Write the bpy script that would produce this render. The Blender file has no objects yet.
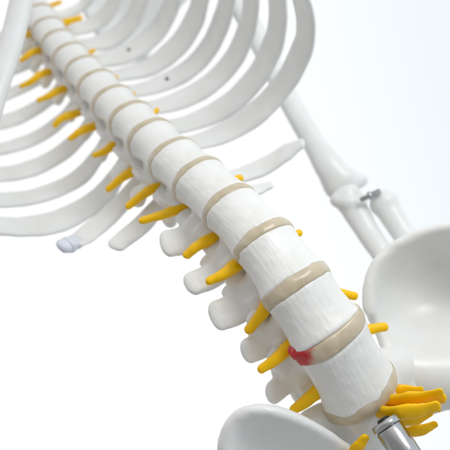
import bpy, bmesh, math, random
from mathutils import Vector, Matrix
random.seed(4)
scene=bpy.context.scene
col=scene.collection
D=9.0
def W(px,py,d):
    s=(D+d)/D
    return Vector(((px-225)/100*s, d, (225-py)/100*s))
def S(px,d): return px/100*(D+d)/D

# ---------------- materials ----------------
def mat(name,color,rough=0.45,sss=0.0,bump=0.0,bscale=(20,20,20),var=0.06,metal=0.0,spec=0.4,coat=0.0,sssr=(0.1,0.07,0.05),stain=None,bdist=0.02):
    m=bpy.data.materials.new(name); m.use_nodes=True
    nt=m.node_tree; b=nt.nodes['Principled BSDF']
    b.inputs['Roughness'].default_value=rough; b.inputs['Metallic'].default_value=metal
    b.inputs['Specular IOR Level'].default_value=spec
    b.inputs['Coat Weight'].default_value=coat; b.inputs['Coat Roughness'].default_value=0.2
    if sss: 
        b.inputs['Subsurface Weight'].default_value=sss
        b.inputs['Subsurface Radius'].default_value=sssr
        b.inputs['Subsurface Scale'].default_value=1.0
    tc=nt.nodes.new('ShaderNodeTexCoord')
    n=nt.nodes.new('ShaderNodeTexNoise'); n.inputs['Scale'].default_value=3.5; n.inputs['Detail'].default_value=6
    nt.links.new(tc.outputs['Object'],n.inputs['Vector'])
    r=nt.nodes.new('ShaderNodeValToRGB')
    r.color_ramp.elements[0].position=0.35; r.color_ramp.elements[1].position=0.65
    r.color_ramp.elements[0].color=(color[0]*(1-var),color[1]*(1-var*1.15),color[2]*(1-var*1.6),1)
    r.color_ramp.elements[1].color=(*color,1)
    nt.links.new(n.outputs['Fac'],r.inputs['Fac'])
    out=r.outputs['Color']
    if stain:
        loc,rad,sc=stain
        vd=nt.nodes.new('ShaderNodeVectorMath'); vd.operation='DISTANCE'; vd.inputs[1].default_value=loc
        nt.links.new(tc.outputs['Object'],vd.inputs[0])
        n3=nt.nodes.new('ShaderNodeTexNoise'); n3.inputs['Scale'].default_value=7; n3.inputs['Detail'].default_value=2
        nt.links.new(tc.outputs['Object'],n3.inputs['Vector'])
        ad=nt.nodes.new('ShaderNodeMath'); ad.operation='MULTIPLY_ADD'; ad.inputs[1].default_value=0.2; 
        nt.links.new(n3.outputs['Fac'],ad.inputs[0]); nt.links.new(vd.outputs['Value'],ad.inputs[2])
        mr=nt.nodes.new('ShaderNodeMapRange'); mr.inputs['From Min'].default_value=rad*.6; mr.inputs['From Max'].default_value=rad
        mr.inputs['To Min'].default_value=1; mr.inputs['To Max'].default_value=0; mr.interpolation_type='SMOOTHSTEP'
        nt.links.new(ad.outputs[0],mr.inputs['Value'])
        mx=nt.nodes.new('ShaderNodeMix'); mx.data_type='RGBA'; mx.inputs['B'].default_value=(*sc,1)
        nt.links.new(mr.outputs['Result'],mx.inputs['Factor']); nt.links.new(out,mx.inputs['A']); out=mx.outputs['Result']
    nt.links.new(out,b.inputs['Base Color'])
    if bump:
        mp=nt.nodes.new('ShaderNodeMapping'); mp.inputs['Scale'].default_value=bscale
        nt.links.new(tc.outputs['Object'],mp.inputs['Vector'])
        n2=nt.nodes.new('ShaderNodeTexNoise'); n2.inputs['Scale'].default_value=1.0; n2.inputs['Detail'].default_value=4
        nt.links.new(mp.outputs['Vector'],n2.inputs['Vector'])
        bp=nt.nodes.new('ShaderNodeBump'); bp.inputs['Strength'].default_value=bump; bp.inputs['Distance'].default_value=bdist
        nt.links.new(n2.outputs['Fac'],bp.inputs['Height']); nt.links.new(bp.outputs['Normal'],b.inputs['Normal'])
    return m
M_bone=mat('bone_plastic',(0.83,0.84,0.835),0.33,0,0.2,(5,5,5),var=0.04,spec=.5)
M_vert=mat('vertebra_plastic',(0.85,0.85,0.835),0.38,0,0.34,(26,26,3.5),var=0.05,spec=.5)
DC=(0.64,0.55,0.42)
M_disc=mat('disc_rubber',DC,0.27,0.45,0.35,(6,6,6),var=0.2,spec=.55,sssr=(.18,.13,.08))
M_nerve=mat('nerve_yellow',(1.0,0.58,0.0),0.35,0,0.25,(9,9,9),var=0.06,spec=.3)
M_red=mat('herniation_red',(0.52,0.008,0.012),0.18,0.3,0.3,(14,14,14),coat=.5,spec=.6)
M_cart=mat('cartilage_plastic',(0.74,0.79,0.88),0.5,0.1,0.4,(12,12,12))
M_steel=mat('polished_steel',(0.5,0.5,0.51),0.16,0,0.05,(60,60,3),metal=1.0)
M_dark=mat('dark_socket',(0.02,0.02,0.02),0.5)

# ---------------- object helpers ----------------
WM={}
def add(name,bm,material,parent,matrix=None,label=None,mods=None):
    """bm in world coordinates"""
    if matrix is None:
        c=Vector()
        for v in bm.verts: c+=v.co
        c/=max(1,len(bm.verts)); matrix=Matrix.Translation(c)
    bm.transform(matrix.inverted())
    bmesh.ops.recalc_face_normals(bm,faces=bm.faces)
    me=bpy.data.meshes.new(name); bm.to_mesh(me); bm.free()
    for p in me.polygons: p.use_smooth=True
    me.materials.append(material)
    o=bpy.data.objects.new(name,me); col.objects.link(o)
    WM[o.name]=matrix
    if parent:
        o.parent=parent; o.matrix_basis=WM[parent.name].inverted()@matrix
    else: o.matrix_basis=matrix
    if label: o['label']=label
    for kind,val in (mods or []):
        if kind=='remesh':
            m=o.modifiers.new('r','REMESH'); m.mode='VOXEL'; m.voxel_size=val; m.use_smooth_shade=True
        if kind=='smooth':
            m=o.modifiers.new('s','SMOOTH'); m.factor=0.6; m.iterations=val
        if kind=='disp':
            tx=bpy.data.textures.new('lump','CLOUDS'); tx.noise_scale=val[1]
            m=o.modifiers.new('d','DISPLACE'); m.texture=tx; m.strength=val[0]; m.mid_level=0.5; m.texture_coords='LOCAL'
    return o
def catmull(P,n):
    P=[Vector(p) for p in P]
    Q=[2*P[0]-P[1]]+P+[2*P[-1]-P[-2]]
    out=[]
    for i in range(1,len(Q)-2):
        for k in range(n):
            t=k/n
            out.append(0.5*((2*Q[i])+(Q[i+1]-Q[i-1])*t+(2*Q[i-1]-5*Q[i]+4*Q[i+1]-Q[i+2])*t*t+(3*Q[i]-Q[i-1]-3*Q[i+1]+Q[i+2])*t**3))
    out.append(P[-1].copy()); return out
def lerp_list(L,t):
    x=t*(len(L)-1); i=min(int(x),len(L)-2); f=x-i; f=f*f*(3-2*f)
    return L[i]*(1-f)+L[i+1]*f
def sweep(bm,P,A,B,axis,n=8,seg=18,roundends=(True,True),sq=2.3,capr=None):
    pts=catmull(P,n); N=len(pts)
    rings=[]; samples=[]
    for i in range(N):samples.append((pts[i],i/(N-1),1.0,i))
    a0=(A[0]+B[0])/2; a1=(A[-1]+B[-1])/2
    if capr: a0=a1=capr
    T0=(pts[1]-pts[0]).normalized(); T1=(pts[-1]-pts[-2]).normalized()
    pre=[];post=[]
    if roundends[0]:
        for k in range(6,0,-1):
            th=k/6*math.pi/2*0.98; pre.append((pts[0]-T0*a0*math.sin(th),0,math.cos(th),0))
    if roundends[1]:
        for k in range(1,7):
            th=k/6*math.pi/2*0.98; post.append((pts[-1]+T1*a1*math.sin(th),1,math.cos(th),N-1))
    samples=pre+samples+post
    for p,t,s,i in samples:
        T=(pts[min(i+1,N-1)]-pts[max(i-1,0)]).normalized()
        ax=axis(t) if callable(axis) else axis
        n1=(ax-T*ax.dot(T))
        if n1.length<1e-3: n1=T.orthogonal()
        n1.normalize(); n2=T.cross(n1)
        a=lerp_list(A,t)*s; b=lerp_list(B,t)*s
        ring=[]
        for k in range(seg):
            th=2*math.pi*k/seg; c=math.cos(th); q=math.sin(th)
            x=math.copysign(abs(c)**(2/sq),c)*a; y=math.copysign(abs(q)**(2/sq),q)*b
            ring.append(bm.verts.new(p+n1*x+n2*y))
        rings.append(ring)
    for r0,r1 in zip(rings,rings[1:]):
        for k in range(seg):
            bm.faces.new((r0[k],r0[(k+1)%seg],r1[(k+1)%seg],r1[k]))
    bm.faces.new(rings[0][::-1]); bm.faces.new(rings[-1])
def blob(bm,c,rx,ry,rz,R=None):
    R=R or Matrix.Identity(4)
    M=Matrix.Translation(c)@R@Matrix.Diagonal((rx,ry,rz,1))
    bmesh.ops.create_uvsphere(bm,u_segments=20,v_segments=14,radius=1,matrix=M)
def lathe(bm,prof,seg,M,shape=None):
    rings=[]
    for z,r in prof:
        ring=[]
        for k in range(seg):
            th=2*math.pi*k/seg
            x,y=shape(th) if shape else (math.cos(th),math.sin(th))
            ring.append(bm.verts.new(M@Vector((x*r,y*r,z))))
        rings.append(ring)
    for r0,r1 in zip(rings,rings[1:]):
        for k in range(seg): bm.faces.new((r0[k],r0[(k+1)%seg],r1[(k+1)%seg],r1[k]))
    bm.faces.new(rings[0][::-1]); bm.faces.new(rings[-1])

# ---------------- top-level skeleton ----------------
base=W(380,430,0.8)
skel=bpy.data.objects.new('skeleton_model',None); col.objects.link(skel)
skel.empty_display_size=0.3
skel.matrix_basis=Matrix.Translation(base); WM[skel.name]=Matrix.Translation(base)
skel['label']='white plastic anatomical skeleton model with yellow spinal nerves'
skel['category']='skeleton model'

# ---------------- spine ----------------
J=[(359,390,.35,87),(328,334,.02,86),(296,287,.05,79),(264,243,.28,70),(230,208,.65,63),(199,181,1.08,61),
   (174,160,1.5,57),(151,139,1.95,53),(131,120,2.4,49),(113,103,2.85,46),(97,86,3.3,43),(83,71,3.72,40),(70,57,4.12,38),
   (58,43,4.5,36),(48,30,4.85,35),(39,16,5.2,33),(31,3,5.55,32),(24,-10,5.9,31)]
C=[W(*j[:3]) for j in J]
ROT=math.radians(24)
def frame(i0,i1,rot=ROT):
    t=(C[i1]-C[i0]).normalized()
    f0=Vector((0,-1,0)); f0=(f0-t*f0.dot(t)).normalized()
    r0=t.cross(f0); 
    if r0.x<0: r0=-r0
    f=f0*math.cos(rot)+r0*math.sin(rot); r=r0*math.cos(rot)-f0*math.sin(rot)
    return t,f,r
def shape(th):
    x=math.cos(th); y=math.sin(th)
    px=math.copysign(abs(x)**0.9,x); py=0.80*math.copysign(abs(y)**0.95,y)
    if y<0: py*=0.80-0.25*(1-abs(x))
    return px,py
def fmat(o,t,f,r):
    M=Matrix.Identity(4)
    for i in range(3):
        M[i][0]=r[i]; M[i][1]=f[i]; M[i][2]=t[i]; M[i][3]=o[i]
    return M
TPtip={0:(273,393,.35),1:(249,351,.25),2:(218,316,.35),3:(193,284,.55),4:(168,244,.95)}
verts=[]
for i in range(len(C)-1):
    t,f,r=frame(i,i+1)
    c=(C[i]+C[i+1])/2; h=(C[i+1]-C[i]).length
    M=fmat(c,t,f,r)
    a0=S(J[i][3],J[i][2])/2; a1=S(J[i+1][3],J[i+1][2])/2; a=(a0+a1)/2
    lum=i<6
    gap=(0.02 if lum else .08)*h
    z0=-h/2+gap*0.9; z1=h/2-gap*0.9
    waist=0.89 if lum else 0.85
    prof=[]
    NP=28
    for k in range(NP+1):
        u=k/NP; z=z0+(z1-z0)*u
        rr=(a0*(1-u)+a1*u)
        w=waist+(1-waist)*abs(2*u-1)**2.1
        e=min(u,1-u)*(z1-z0); er=0.05*a/0.4
        if e<er: w*=1-0.07*(1-math.sqrt(max(0,1-(1-e/er)**2)))
        prof.append((z,rr*w))
    bm=bmesh.new()
    lathe(bm,prof,56,M,shape)
    def P(x,y,z): return M@Vector((x*a,y*a,z*h))
    for s in (-1,1):
        sweep(bm,[P(.55*s,-.35,.15),P(.62*s,-.8,.15),P(.5*s,-1.15,.05)],[.2*h,.17*h,.2*h],[.16*a,.16*a,.2*a],t,n=4,seg=12)
        sweep(bm,[P(.5*s,-1.15,.05),P(.2*s,-1.45,-.05),P(0,-1.6,-.1)],[.3*h,.3*h,.25*h],[.12*a]*3,t,n=4,seg=12)
        k=1.35 if (lum and s==-1) else 1.0
        sweep(bm,[P(.66*s,-1.0,-.1),P(.82*s,-1.0,.25),P(.88*s,-.95,.5)],[.2*a*k,.27*a*k,.24*a*k],[.15*a,.16*a,.12*a],r,n=5,seg=22,sq=3.4,capr=.05)
        sweep(bm,[P(.6*s,-1.1,0),P(.70*s,-1.2,-.3),P(.74*s,-1.25,-.52)],[.22*a*k,.26*a*k,.23*a*k],[.16*a,.17*a,.13*a],r,n=5,seg=22,sq=3.3,capr=.05)
        if not lum or i==5:
            L=1.25 if i>5 else .95
            sweep(bm,[P(.6*s,-1.05,.1),P(L*s*.85,-1.35,.1),P(L*s*1.1,-1.6,.15)],[.18*h,.19*h,.26*h],[.14*a,.16*a,.22*a],t,n=5,seg=12)
        else:
            if s==-1:
                tip=W(*TPtip[i]); root=P(-.55,-.85,-.05)
            else:
                root=P(.62,-.85,.05); tip=P(1.35,-1.15,.1)
            mid=(root*.45+tip*.55)+(-f)*0.06-t*.015
            wv=random.uniform(-.02,.02)
            sweep(bm,[root,mid,tip],[.21,.16+wv,.155+wv],[.11,.07,.055],t+f*random.uniform(.15,.45),n=7,seg=26,sq=3.0,capr=.09)
            if s==-1:
                q=root*.62+tip*.38
                sweep(bm,[q-f*.15+t*.0,q+t*.13-f*.08,q+t*.23-f*.10],[.13,.15,.12],[.06,.07,.05],r+f*.4,n=4,seg=18,sq=3.2,capr=.045)
                q=root*.85+tip*.15
                sweep(bm,[q-t*.05,q-t*.2-f*.04],[.13,.12],[.1,.08],r+f*.3,n=4,seg=18,sq=3,capr=.05)
    sweep(bm,[P(0,-1.5,-.05),P(0,-2.0,-.2),P(0,-2.5,-.45 if not lum else -.3)],[.28*h,.28*h,.26*h],[.1*a,.09*a,.12*a],t,n=5,seg=12)
    v=add('vertebra',bm,M_vert,skel,M,mods=[('remesh',0.0138),('smooth',3)]+([('disp',(.018,.25))] if lum else []))
    verts.append((v,t,f,r,M,a,h,c))
# discs
for i in range(len(C)-1):
    v=verts[i][0]
    ta,fa,ra=verts[max(i-1,0)][1:4]; tb,fb,rb=verts[i][1:4]
    t=(ta+tb).normalized(); f=(fa+fb); f=(f-t*f.dot(t)).normalized(); r=t.cross(f)
    if r.dot(rb)<0: r=-r
    M=fmat(C[i],t,f,r)
    a=S(J[i][3],J[i][2])/2
    th=[.088,.088,.080,.064,.060,.058][i] if i<6 else .056
    bm=bmesh.new()
    prof=[]
    for k in range(17):
        u=-1+2*k/16
        prof.append((u*th, a*(0.92+(0.075 if i<4 else .07)*(max(0,1-u*u))**.45)))
    lathe(bm,prof,80,M,shape)
    md=M_disc
    if i==1:
        loc=M.inverted()@W(297,354,-.14)
        md=mat('stained_disc_rubber',DC,0.27,0.35,0.35,(6,6,6),var=0.2,spec=.55,sssr=(.12,.09,.06),stain=(loc,.36,(0.52,0.008,0.012)))
    add('intervertebral_disc',bm,md,v,M,label='pale tan disc with a red herniation stain' if i==1 else None,mods=[('disp',(.035 if i<4 else .016,.22))])
    if i==1:
        bm=bmesh.new()
        c0=W(297,353,-.13)
        blob(bm,c0,.07,.06,.075)
        blob(bm,c0+Vector((-.05,.03,.02)),.05,.05,.05)
        blob(bm,c0+Vector((.065,-.025,.0)),.06,.045,.045)
        blob(bm,c0+Vector((.02,-.02,.045)),.04,.045,.035)
        add('herniated_tissue',bm,M_red,v,label='glossy red bulging herniated disc tissue',mods=[('remesh',0.011),('smooth',6),('disp',(.02,.08))])

# nerves
NL=[((325,386),(294,410),7.2,0),((292,345),(262,369),6.8,1),((270,300),(249,329),6.5,2),((236,266),(210,281),6.4,3),
    ((210,240),(187,255),6.0,4),((182,209),(142,221),5.4,5),((155,188),(129,206),5.3,6),((133,172),(109,189),5.2,7),
    ((114,146),(95,155),4.7,8),((90,128),(71,138),4.5,9),((72,115),(55,125),4.4,10),((60,90),(39,100),4.1,11),((42,74),(22,86),4.1,12),
    ((34,52),(21,60),3.7,13),((28,34),(14,41),3.6,14),((22,22),(10,28),3.3,15)]
for (a,b,w,i) in NL:
    v,t,f,r,M,aa,h,c=verts[i]
    d0=(J[i][2]+J[min(i+1,len(J)-1)][2])/2
    off=-.18 if i in (3,4) else 0
    A=W(a[0],a[1],d0+aa*.15+off); B=W(b[0],b[1],d0+aa*.15-.05+off)
    dr=(A-B).normalized()
    root=A+dr*.22+Vector((0,.22,0))
    ww=S(w,d0)
    bm=bmesh.new()
    q=random.uniform(.4,.6)
    mid=(A*q+B*(1-q))+Vector((random.uniform(-.025,.025),-.03,random.uniform(-.025,.03)))
    sweep(bm,[root,A,mid,B],[ww*.9,ww*random.uniform(1.0,1.15),ww*random.uniform(.88,1.02),ww*random.uniform(.68,.85)],[ww*.8,ww*.85,ww*.8,ww*.65],t,n=6,seg=18,sq=2.2)
    add('spinal_nerve',bm,M_nerve,v,mods=[('disp',(.03,.13))])
NR=[((362,331),(384,327),6,0),((334,292),(354,296),5.5,1),((286,238),(299,233),4.5,2),((225,182),(240,178),4.5,4),((150,118),(157,110),3.3,7),((122,98),(133,94),3.3,8),
    ((105,84),(116,77),3.2,10),((64,23),(80,18),4,14),((80,58),(94,50),2.8,12),((255,215),(264,207),3,3),((45,8),(60,2),3,15)]
for (a,b,w,i) in NR:
    v,t,f,r,M,aa,h,c=verts[i]
    d0=J[i+1][2]+aa*.75
    A=W(a[0],a[1],d0); B=W(b[0],b[1],d0+.05); ww=S(w,d0)
    bm=bmesh.new()
    sweep(bm,[A-(B-A).normalized()*.25,A,B],[ww,ww,ww*.8],[ww,ww*.95,ww*.75],t,n=6,seg=14,sq=2)
    add('spinal_nerve',bm,M_nerve,v,mods=[('disp',(.02,.13))])

# ---------------- ribs ----------------
def rib(pts,wid,thk,i,tip=None,label=None,k=1.5,cap=None,hole=None):
    v,t,f,r,M,a,h,c=verts[i]
    P=[W(*p) for p in pts]
    A=[S(w,p[2])/2*(1.2 if j==0 else k) for j,(w,p) in enumerate(zip(wid,pts))]
    B=[S(q,p[2])/2*.68 for q,p in zip(thk,pts)]
    bm=bmesh.new()
    ph=random.uniform(0,6)
    def ax(u): return (t+f*0.08*math.sin(ph+u*3.0)).normalized()
    sweep(bm,P,A,B,ax,n=10,seg=32,sq=3.4,capr=cap)
    o=add('rib',bm,M_bone,skel,label=label,mods=[('disp',(0.04,0.45))])
    if hole:
        j=hole; p=P[j]; T=(P[j+1]-P[j-1]).normalized(); ta=(t-T*t.dot(T)).normalized(); n=T.cross(ta)
        if n.y>0: n=-n
        bm=bmesh.new(); q=n.to_track_quat('Z','Y').to_matrix().to_4x4()
        lathe(bm,[(-.03,.022),(.0,.025),(.022,.025),(.026,.014)],20,Matrix.Translation(p+n*(B[j]+.0))@q)
        add('screw_head',bm,M_dark,o,label='tiny dark screw head in rib')
    if tip:
        bm=bmesh.new()
        P2=[W(*p) for p in tip]; d=tip[0][2]
        sweep(bm,P2,[S(21,d)/2,S(23,d)/2,S(20,d)/2],[S(11,d)/2,S(14,d)/2,S(11,d)/2],t,n=6,seg=16)
        add('costal_cartilage',bm,M_cart,o,label='pale bluish cartilage cap on rib tip',mods=[('disp',(0.04,0.12))])
# left side
rib([(186,178,1.6),(166,196,1.95),(142,224,1.85),(117,245,1.6)],[14,17,18,15],[9,9,9,9],5,label='short white floating rib with blunt tip',k=1.4,cap=.08)
rib([(160,158,2.0),(140,182,2.5),(112,212,2.35),(88,234,2.0),(77,242,1.8)],[13,18,20,19,15],[9,9,9,9,9],6,[(74,242,1.82),(68,245,1.78),(65,246,1.75)],label='white floating rib with bluish cartilage tip',k=1.42)
rib([(137,140,2.5),(122,168,3.0),(98,199,3.0),(60,220,2.7),(20,227,2.2),(-40,221,1.4)],[12,17,20,21,20,20],[9,8,8,9,10,10],7,k=1.62)
rib([(118,122,2.9),(102,150,3.45),(78,178,3.5),(42,194,3.2),(5,200,2.8),(-50,198,2.0)],[11,15,18,18,18,18],[8,8,8,8,9,9],8,k=1.75)
rib([(102,104,3.35),(86,130,3.9),(60,154,3.9),(28,169,3.7),(-5,175,3.3),(-50,175,2.6)],[10,14,16,17,17,17],[8,7,7,8,8,9],9,k=1.75)
rib([(86,88,3.8),(70,112,4.3),(46,132,4.35),(16,145,4.1),(-15,151,3.8),(-50,153,3.2)],[10,13,15,15,15,15],[8,7,7,8,8,8],10,k=1.75)
rib([(72,73,4.2),(56,94,4.7),(32,110,4.7),(6,121,4.5),(-40,130,3.8)],[9,12,13,14,14],[7,7,7,7,7],11,k=1.75)
rib([(60,58,4.6),(44,76,5.1),(22,88,5.1),(-5,98,4.9),(-40,104,4.3)],[9,11,12,13,13],[7,6,6,7,7],12,k=1.75)
rib([(50,44,5.0),(34,60,5.4),(12,70,5.4),(-12,78,5.1),(-40,82,4.7)],[8,11,11,12,12],[6]*5,13,k=1.7)
rib([(41,30,5.3),(26,44,5.7),(5,53,5.6),(-25,60,5.2)],[7,9,11,11],[6]*4,14)
rib([(33,16,5.7),(18,28,6.0),(0,36,5.9),(-25,42,5.5)],[7,9,10,10],[6]*4,15)
# right side
rib([(215,188,1.3),(235,193,1.7),(255,190,1.8),(270,185,1.8)],[12,15,14,9],[8,8,7,6],5,label='short white floating rib with rounded tip',k=1.3)
rib([(190,160,1.9),(222,177,2.4),(258,169,2.5),(284,154,2.4),(301,144,2.3)],[11,15,17,15,9],[8,7,7,7,6],6,label='white floating rib tapering to a point',k=1.38)
K=1.76
rib([(165,140,2.4),(192,143,2.95),(232,129,3.0),(267,103,2.8),(291,72,2.5),(305,38,2.1),(303,5,1.7),(289,-25,1.3)],[12,16,19,19,19,19,20,20],[9,8,8,8,9,10,10,10],7,k=1.68)
rib([(145,120,2.85),(172,127,3.4),(215,113,3.5),(247,88,3.3),(268,56,3.0),(278,22,2.6),(276,-20,2.2)],[12,16,18,19,19,19,19],[8,8,8,8,9,9,9],8,k=K)
rib([(126,102,3.3),(150,108,3.85),(190,96,3.9),(222,73,3.8),(242,42,3.5),(251,8,3.1),(250,-30,2.7)],[11,15,18,18,18,18,18],[8,7,8,8,8,9,9],9,k=K)
rib([(110,86,3.7),(132,91,4.3),(168,81,4.4),(198,61,4.3),(217,32,4.0),(227,0,3.6),(230,-30,3.2)],[11,14,17,18,18,18,18],[8,7,7,8,8,8,8],10,k=K,hole=2)
rib([(94,70,4.15),(115,75,4.7),(148,67,4.8),(176,47,4.6),(194,20,4.3),(204,-15,3.9)],[10,14,16,17,17,17],[7]*6,11,k=1.95)
rib([(80,56,4.5),(99,60,5.1),(130,52,5.1),(154,34,5.0),(170,8,4.7),(178,-25,4.3)],[9,13,15,16,16,16],[7]*6,12,k=2.0,hole=2)
rib([(68,42,4.9),(86,45,5.4),(112,38,5.5),(132,20,5.3),(144,-8,5.0)],[8,12,14,15,15],[7]*5,13,k=2.0)
rib([(58,28,5.3),(74,30,5.7),(96,22,5.8),(112,6,5.6),(120,-18,5.4)],[8,11,13,14,14],[6]*5,14,k=1.9)
rib([(48,14,5.6),(62,14,6.0),(80,7,6.1),(94,-10,5.9)],[8,10,12,13],[6]*4,15,k=1.7)

# ---------------- arm bones ----------------
def longbone(name,pts,wid,extra=(),label=None,thr=0.85,vox=0.025,sm=12):
    bm=bmesh.new()
    P=[W(*p) for p in pts]; A=[S(w,p[2])/2 for w,p in zip(wid,pts)]
    side=(P[-1]-P[0]).cross(Vector((0,1,0))).normalized()
    sweep(bm,P,A,[x*thr for x in A],side,n=8,seg=24,sq=2.4)
    for (x,y,d,rx,ry,rz) in extra:
        blob(bm,W(x,y,d),S(rx,d),S(ry,d),S(rz,d))
    return add(name,bm,M_bone,skel,label=label,mods=[('remesh',vox),('smooth',sm)])
d=3.0
longbone('humerus',[(232,-10,3.9),(262,46,3.7),(288,98,3.4),(312,140,3.15),(330,168,d),(341,183,d)],[24,22,22,23,30,38],
   [(330,181,d,10,11,9),(342,187,d,13,11,8),(354,182,d,11,10,9),(361,180,d,8,8,7)],label='white upper arm bone with knobbly elbow end')
longbone('ulna',[(346,196,2.9),(354,209,2.85),(369,234,2.7),(386,260,2.5),(402,292,2.4)],[30,27,24,22,20],
   [(338,200,2.85,9,9,8),(350,203,2.8,12,10,9),(360,200,2.9,8,8,8)],label='white forearm bone hinged at elbow')
longbone('radius',[(384,203,2.75),(390,213,2.7),(403,233,2.6),(424,262,2.4),(445,300,2.3)],[30,25,24,25,24],
   [(385,202,2.75,12,10,8)],label='white forearm bone with rounded head',sm=8)
bm=bmesh.new()
A=W(367,197,2.6);B=W(378,192,2.6)
def tube(bm,A,B,prof,seg=28):
    ax=(B-A).normalized(); q=ax.to_track_quat('Z','Y').to_matrix().to_4x4()
    L=(B-A).length
    lathe(bm,[(z*L,r) for z,r in prof],seg,Matrix.Translation(A)@q)
tube(bm,A,B,[(-.6,.033),(.1,.033),(.12,.056),(.4,.056),(.42,.038),(1.2,.038),(1.22,.025)])
add('elbow_screw',bm,M_steel,skel,label='small steel screw in the elbow joint')
longbone('humerus',[(34,-60,2.9),(24,-10,2.6),(12,40,2.3),(-2,85,2.0),(-16,130,1.8)],[26,24,24,24,26],label='white upper arm bone hanging beside the ribs')

def patch(name,rows,th,material,label,rim=None,vox=0.035,sm=8,extra=None):
    nr=len(rows); nc=len(rows[0])
    R=[catmull([W(*p) for p in row],6) for row in rows]
    cols=[catmull([R[i][j] for i in range(nr)],6) for j in range(len(R[0]))]
    bm=bmesh.new()
    G=[[cols[j][i] for j in range(len(cols))] for i in range(len(cols[0]))]
    H=len(G);K=len(G[0])
    top=[];bot=[]
    for i in range(H):
        a=[];b=[]
        for j in range(K):
            du=G[i][min(j+1,K-1)]-G[i][max(j-1,0)]; dv=G[min(i+1,H-1)][j]-G[max(i-1,0)][j]
            n=du.cross(dv).normalized()
            a.append(bm.verts.new(G[i][j]+n*th/2)); b.append(bm.verts.new(G[i][j]-n*th/2))
        top.append(a);bot.append(b)
    for i in range(H-1):
        for j in range(K-1):
            bm.faces.new((top[i][j],top[i][j+1],top[i+1][j+1],top[i+1][j]))
            bm.faces.new((bot[i][j],bot[i+1][j],bot[i+1][j+1],bot[i][j+1]))
    for i in range(H-1):
        bm.faces.new((top[i][0],top[i+1][0],bot[i+1][0],bot[i][0]))
        bm.faces.new((top[i][K-1],bot[i][K-1],bot[i+1][K-1],top[i+1][K-1]))
    for j in range(K-1):
        bm.faces.new((top[0][j],bot[0][j],bot[0][j+1],top[0][j+1]))
        bm.faces.new((top[H-1][j],top[H-1][j+1],bot[H-1][j+1],bot[H-1][j]))
    for (pts,w) in (rim or []):
        sweep(bm,[W(*p) for p in pts],[x for x in w],[x*.9 for x in w],Vector((0,1,0)),n=8,seg=16,sq=2)
    return add(name,bm,material,skel,label=label,mods=[('remesh',vox),('smooth',sm)])
patch('scapula',[[(75,-20,6.6),(120,-20,6.8),(165,-20,6.7),(205,-25,6.3)],
                 [(85,15,6.5),(115,12,6.8),(150,5,6.7),(190,-5,6.3)],
                 [(102,42,6.4),(122,40,6.6),(145,34,6.6),(165,25,6.4)],
                 [(122,62,6.2),(130,62,6.3),(138,60,6.3),(146,56,6.2)]],.12,M_bone,'white shoulder blade behind the ribs')

# ---------------- pelvis ----------------
patch('hip_bone',[[(367,308,1.0),(367,285,1.05),(377,260,1.1),(401,240,1.1),(440,227,1.0),(500,224,.6)],
   [(371,320,1.1),(378,303,1.25),(391,286,1.4),(415,270,1.42),(450,258,1.35),(505,256,.9)],
   [(377,334,1.1),(391,326,1.25),(408,316,1.38),(430,306,1.45),(462,298,1.35),(512,296,.9)],
   [(382,352,.95),(401,350,1.0),(420,346,1.08),(442,342,1.12),(472,338,1.1),(515,340,.8)],
   [(386,374,.9),(406,373,.85),(428,371,.85),(450,368,.88),(475,370,.85),(515,376,.6)],
   [(390,396,1.05),(410,396,.98),(430,395,.92),(452,392,.88),(478,394,.8),(515,402,.6)],
   [(394,418,1.3),(410,418,1.25),(425,414,1.2),(447,407,1.1),(475,405,1.0),(515,415,.8)]],.15,M_bone,
   'broad white hip bone with a smooth bowl-shaped wing',
   rim=[([(369,314,1.02),(368,286,1.05),(378,262,1.1),(402,242,1.1),(440,229,1.0),(500,226,.6)],[.05,.06,.07,.075,.085,.09])],sm=14)
patch('hip_bone',[[(236,415,-.25),(256,408,-.3),(285,412,-.25),(318,428,-.05),(348,448,.2)],
   [(226,434,-.2),(248,434,-.1),(280,438,0),(315,450,.15),(350,465,.3)],
   [(222,465,-.2),(244,465,0),(275,470,.15),(312,480,.25),(345,490,.35)],
   [(224,510,-.2),(244,510,0),(275,512,.15),(310,515,.25),(340,520,.35)]],.15,M_bone,
   'broad white hip bone with thick rounded crest',
   rim=[([(222,470,-.2),(226,438,-.22),(238,417,-.25),(260,410,-.3),(288,416,-.25),(320,431,-.05),(350,450,.2)],[.08,.09,.085,.075,.075,.07,.06])])
# sacrum
t,f,r=frame(0,1)
bm=bmesh.new()
P0=C[0]-t*.08; P1=W(376,425,.7); P2=W(388,462,1.3); P3=W(396,500,2.0)
sweep(bm,[P0-t*.02,P0-t*.2,P1,P2,P3],[.40,.38,.42,.38,.3],[.30,.28,.26,.2,.16],r,n=6,seg=24,sq=2.3,roundends=(False,True))
sweep(bm,[P0-t*.3,W(338,424,.5),W(316,434,.45),W(300,442,.4)],[.30,.30,.30,.26],[.22,.22,.2,.18],t,n=5,seg=20)
sweep(bm,[W(365,440,.6),W(340,452,.6),W(315,465,.6)],[.3,.3,.3],[.22,.22,.2],t,n=5,seg=20)
sweep(bm,[P0-t*.2,W(380,376,.8),W(394,370,.95),W(408,366,1.25)],[.28,.28,.27,.24],[.22,.24,.26,.24],t,n=6,seg=22,sq=2)
sweep(bm,[P0-t*.4,W(390,396,.9),W(406,388,1.0),W(425,384,1.25)],[.28,.30,.28,.24],[.22,.22,.22,.2],t,n=6,seg=22,sq=2)
sac=add('sacrum',bm,M_bone,skel,label='white sacrum bone below the last lumbar disc',mods=[('remesh',0.022),('smooth',30)])
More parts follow.
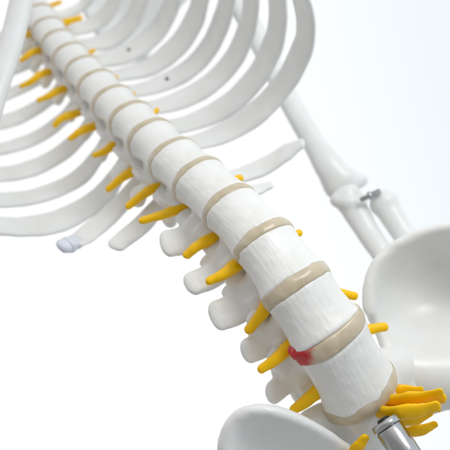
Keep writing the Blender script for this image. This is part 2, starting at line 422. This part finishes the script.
for a,b,c,w in [((374,401,.22),(408,399,.1),(440,392,.02),6.5),((372,412,.18),(402,413,.02),(436,406,-.03),8),((380,405,.28),(408,404,.18),(442,398,.12),7.5),
                ((380,418,.22),(408,420,.12),(430,413,.1),7.5),((374,398,.36),(396,392,.34),(420,390,.35),6.5),((384,412,.2),(412,410,.1),(438,409,.02),6),
                ((390,430,.38),(414,432,.3),(435,424,.25),6.5),((350,462,.1),(357,448,.0),(366,438,-.05),6)]:
    bm=bmesh.new(); ww=S(w,b[2])
    sweep(bm,[W(*a),W(*b),W(*c)],[ww*.9,ww*random.uniform(1.1,1.35),ww*random.uniform(.6,.85)],[ww*.4,ww*.5,ww*.3],t,n=8,seg=18,sq=2.4)
    add('sacral_nerve',bm,M_nerve,sac,mods=[('disp',(.045,.14))])

# ---------------- stand pole ----------------
A=W(384,421,-.05); B=W(432,492,-.3)
pole=bpy.data.objects.new('stand_pole',None); col.objects.link(pole)
pole.matrix_basis=Matrix.Translation(B); WM[pole.name]=Matrix.Translation(B)
pole['label']='polished steel stand tube entering the pelvis of the skeleton model'; pole['category']='stand pole'
bm=bmesh.new()
tube(bm,A,B,[(.10,.10),(.10,.135),(.115,.145),(.98,.145),(1,.13)],40)
add('pole_tube',bm,M_steel,pole)
bm=bmesh.new()
tube(bm,A,B,[(.0,.13),(.005,.15),(.07,.155),(.09,.15),(.10,.12)],40)
add('pole_collar',bm,M_steel,pole)
bm=bmesh.new()
tube(bm,A,B,[(-.04,.0425),(-.035,.06),(.001,.07)],24)
add('pole_bolt',bm,M_dark,pole,label='dark bolt head on top of tube')

# ---------------- world & lights ----------------
w=bpy.data.worlds.new('World'); scene.world=w; w.use_nodes=True
nt=w.node_tree; bg=nt.nodes['Background']
tc=nt.nodes.new('ShaderNodeTexCoord')
def vm(op,a,b):
    n=nt.nodes.new('ShaderNodeVectorMath'); n.operation=op
    nt.links.new(a,n.inputs[0]); n.inputs[1].default_value=b; return n
d1=vm('DOT_PRODUCT',tc.outputs['Generated'],(0.9,0.15,0.25))
mr=nt.nodes.new('ShaderNodeMapRange'); mr.inputs['From Min'].default_value=0.14; mr.inputs['From Max'].default_value=0.5
mr.interpolation_type='SMOOTHSTEP'
nt.links.new(d1.outputs['Value'],mr.inputs['Value'])
mx=nt.nodes.new('ShaderNodeMix'); mx.data_type='RGBA'
mx.inputs['A'].default_value=(1.04,1.04,1.04,1); mx.inputs['B'].default_value=(0.84,0.92,0.97,1)
nt.links.new(mr.outputs['Result'],mx.inputs['Factor'])
d2=vm('DOT_PRODUCT',tc.outputs['Generated'],(0.40,0.62,0.68))
mr2=nt.nodes.new('ShaderNodeMapRange'); mr2.inputs['From Min'].default_value=-0.5; mr2.inputs['From Max'].default_value=0.33
mr2.inputs['To Min'].default_value=0.37; mr2.inputs['To Max'].default_value=1.0; mr2.interpolation_type='SMOOTHSTEP'
nt.links.new(d2.outputs['Value'],mr2.inputs['Value'])
nt.links.new(mx.outputs['Result'],bg.inputs['Color']); nt.links.new(mr2.outputs['Result'],bg.inputs['Strength'])
def area(loc,target,size,power,color=(1,1,1)):
    l=bpy.data.lights.new('softbox','AREA'); l.size=size; l.energy=power; l.color=color
    o=bpy.data.objects.new('softbox',l); col.objects.link(o); o.location=loc
    o.rotation_euler=(Vector(target)-Vector(loc)).to_track_quat('-Z','Y').to_euler()
area((4.5,-6,8),(0,1,0),4,530,(1,.99,.975))

# ---------------- camera ----------------
cam=bpy.data.cameras.new('camera'); co=bpy.data.objects.new('camera',cam); col.objects.link(co)
co.location=(0,-D,0); co.rotation_euler=(math.radians(90),0,0)
cam.sensor_width=36; cam.lens=36*D/4.5
cam.clip_end=200
cam.dof.use_dof=True; cam.dof.focus_distance=D; cam.dof.aperture_fstop=0.55
scene.camera=co
scene.view_settings.view_transform='Standard'
scene.view_settings.look='None'
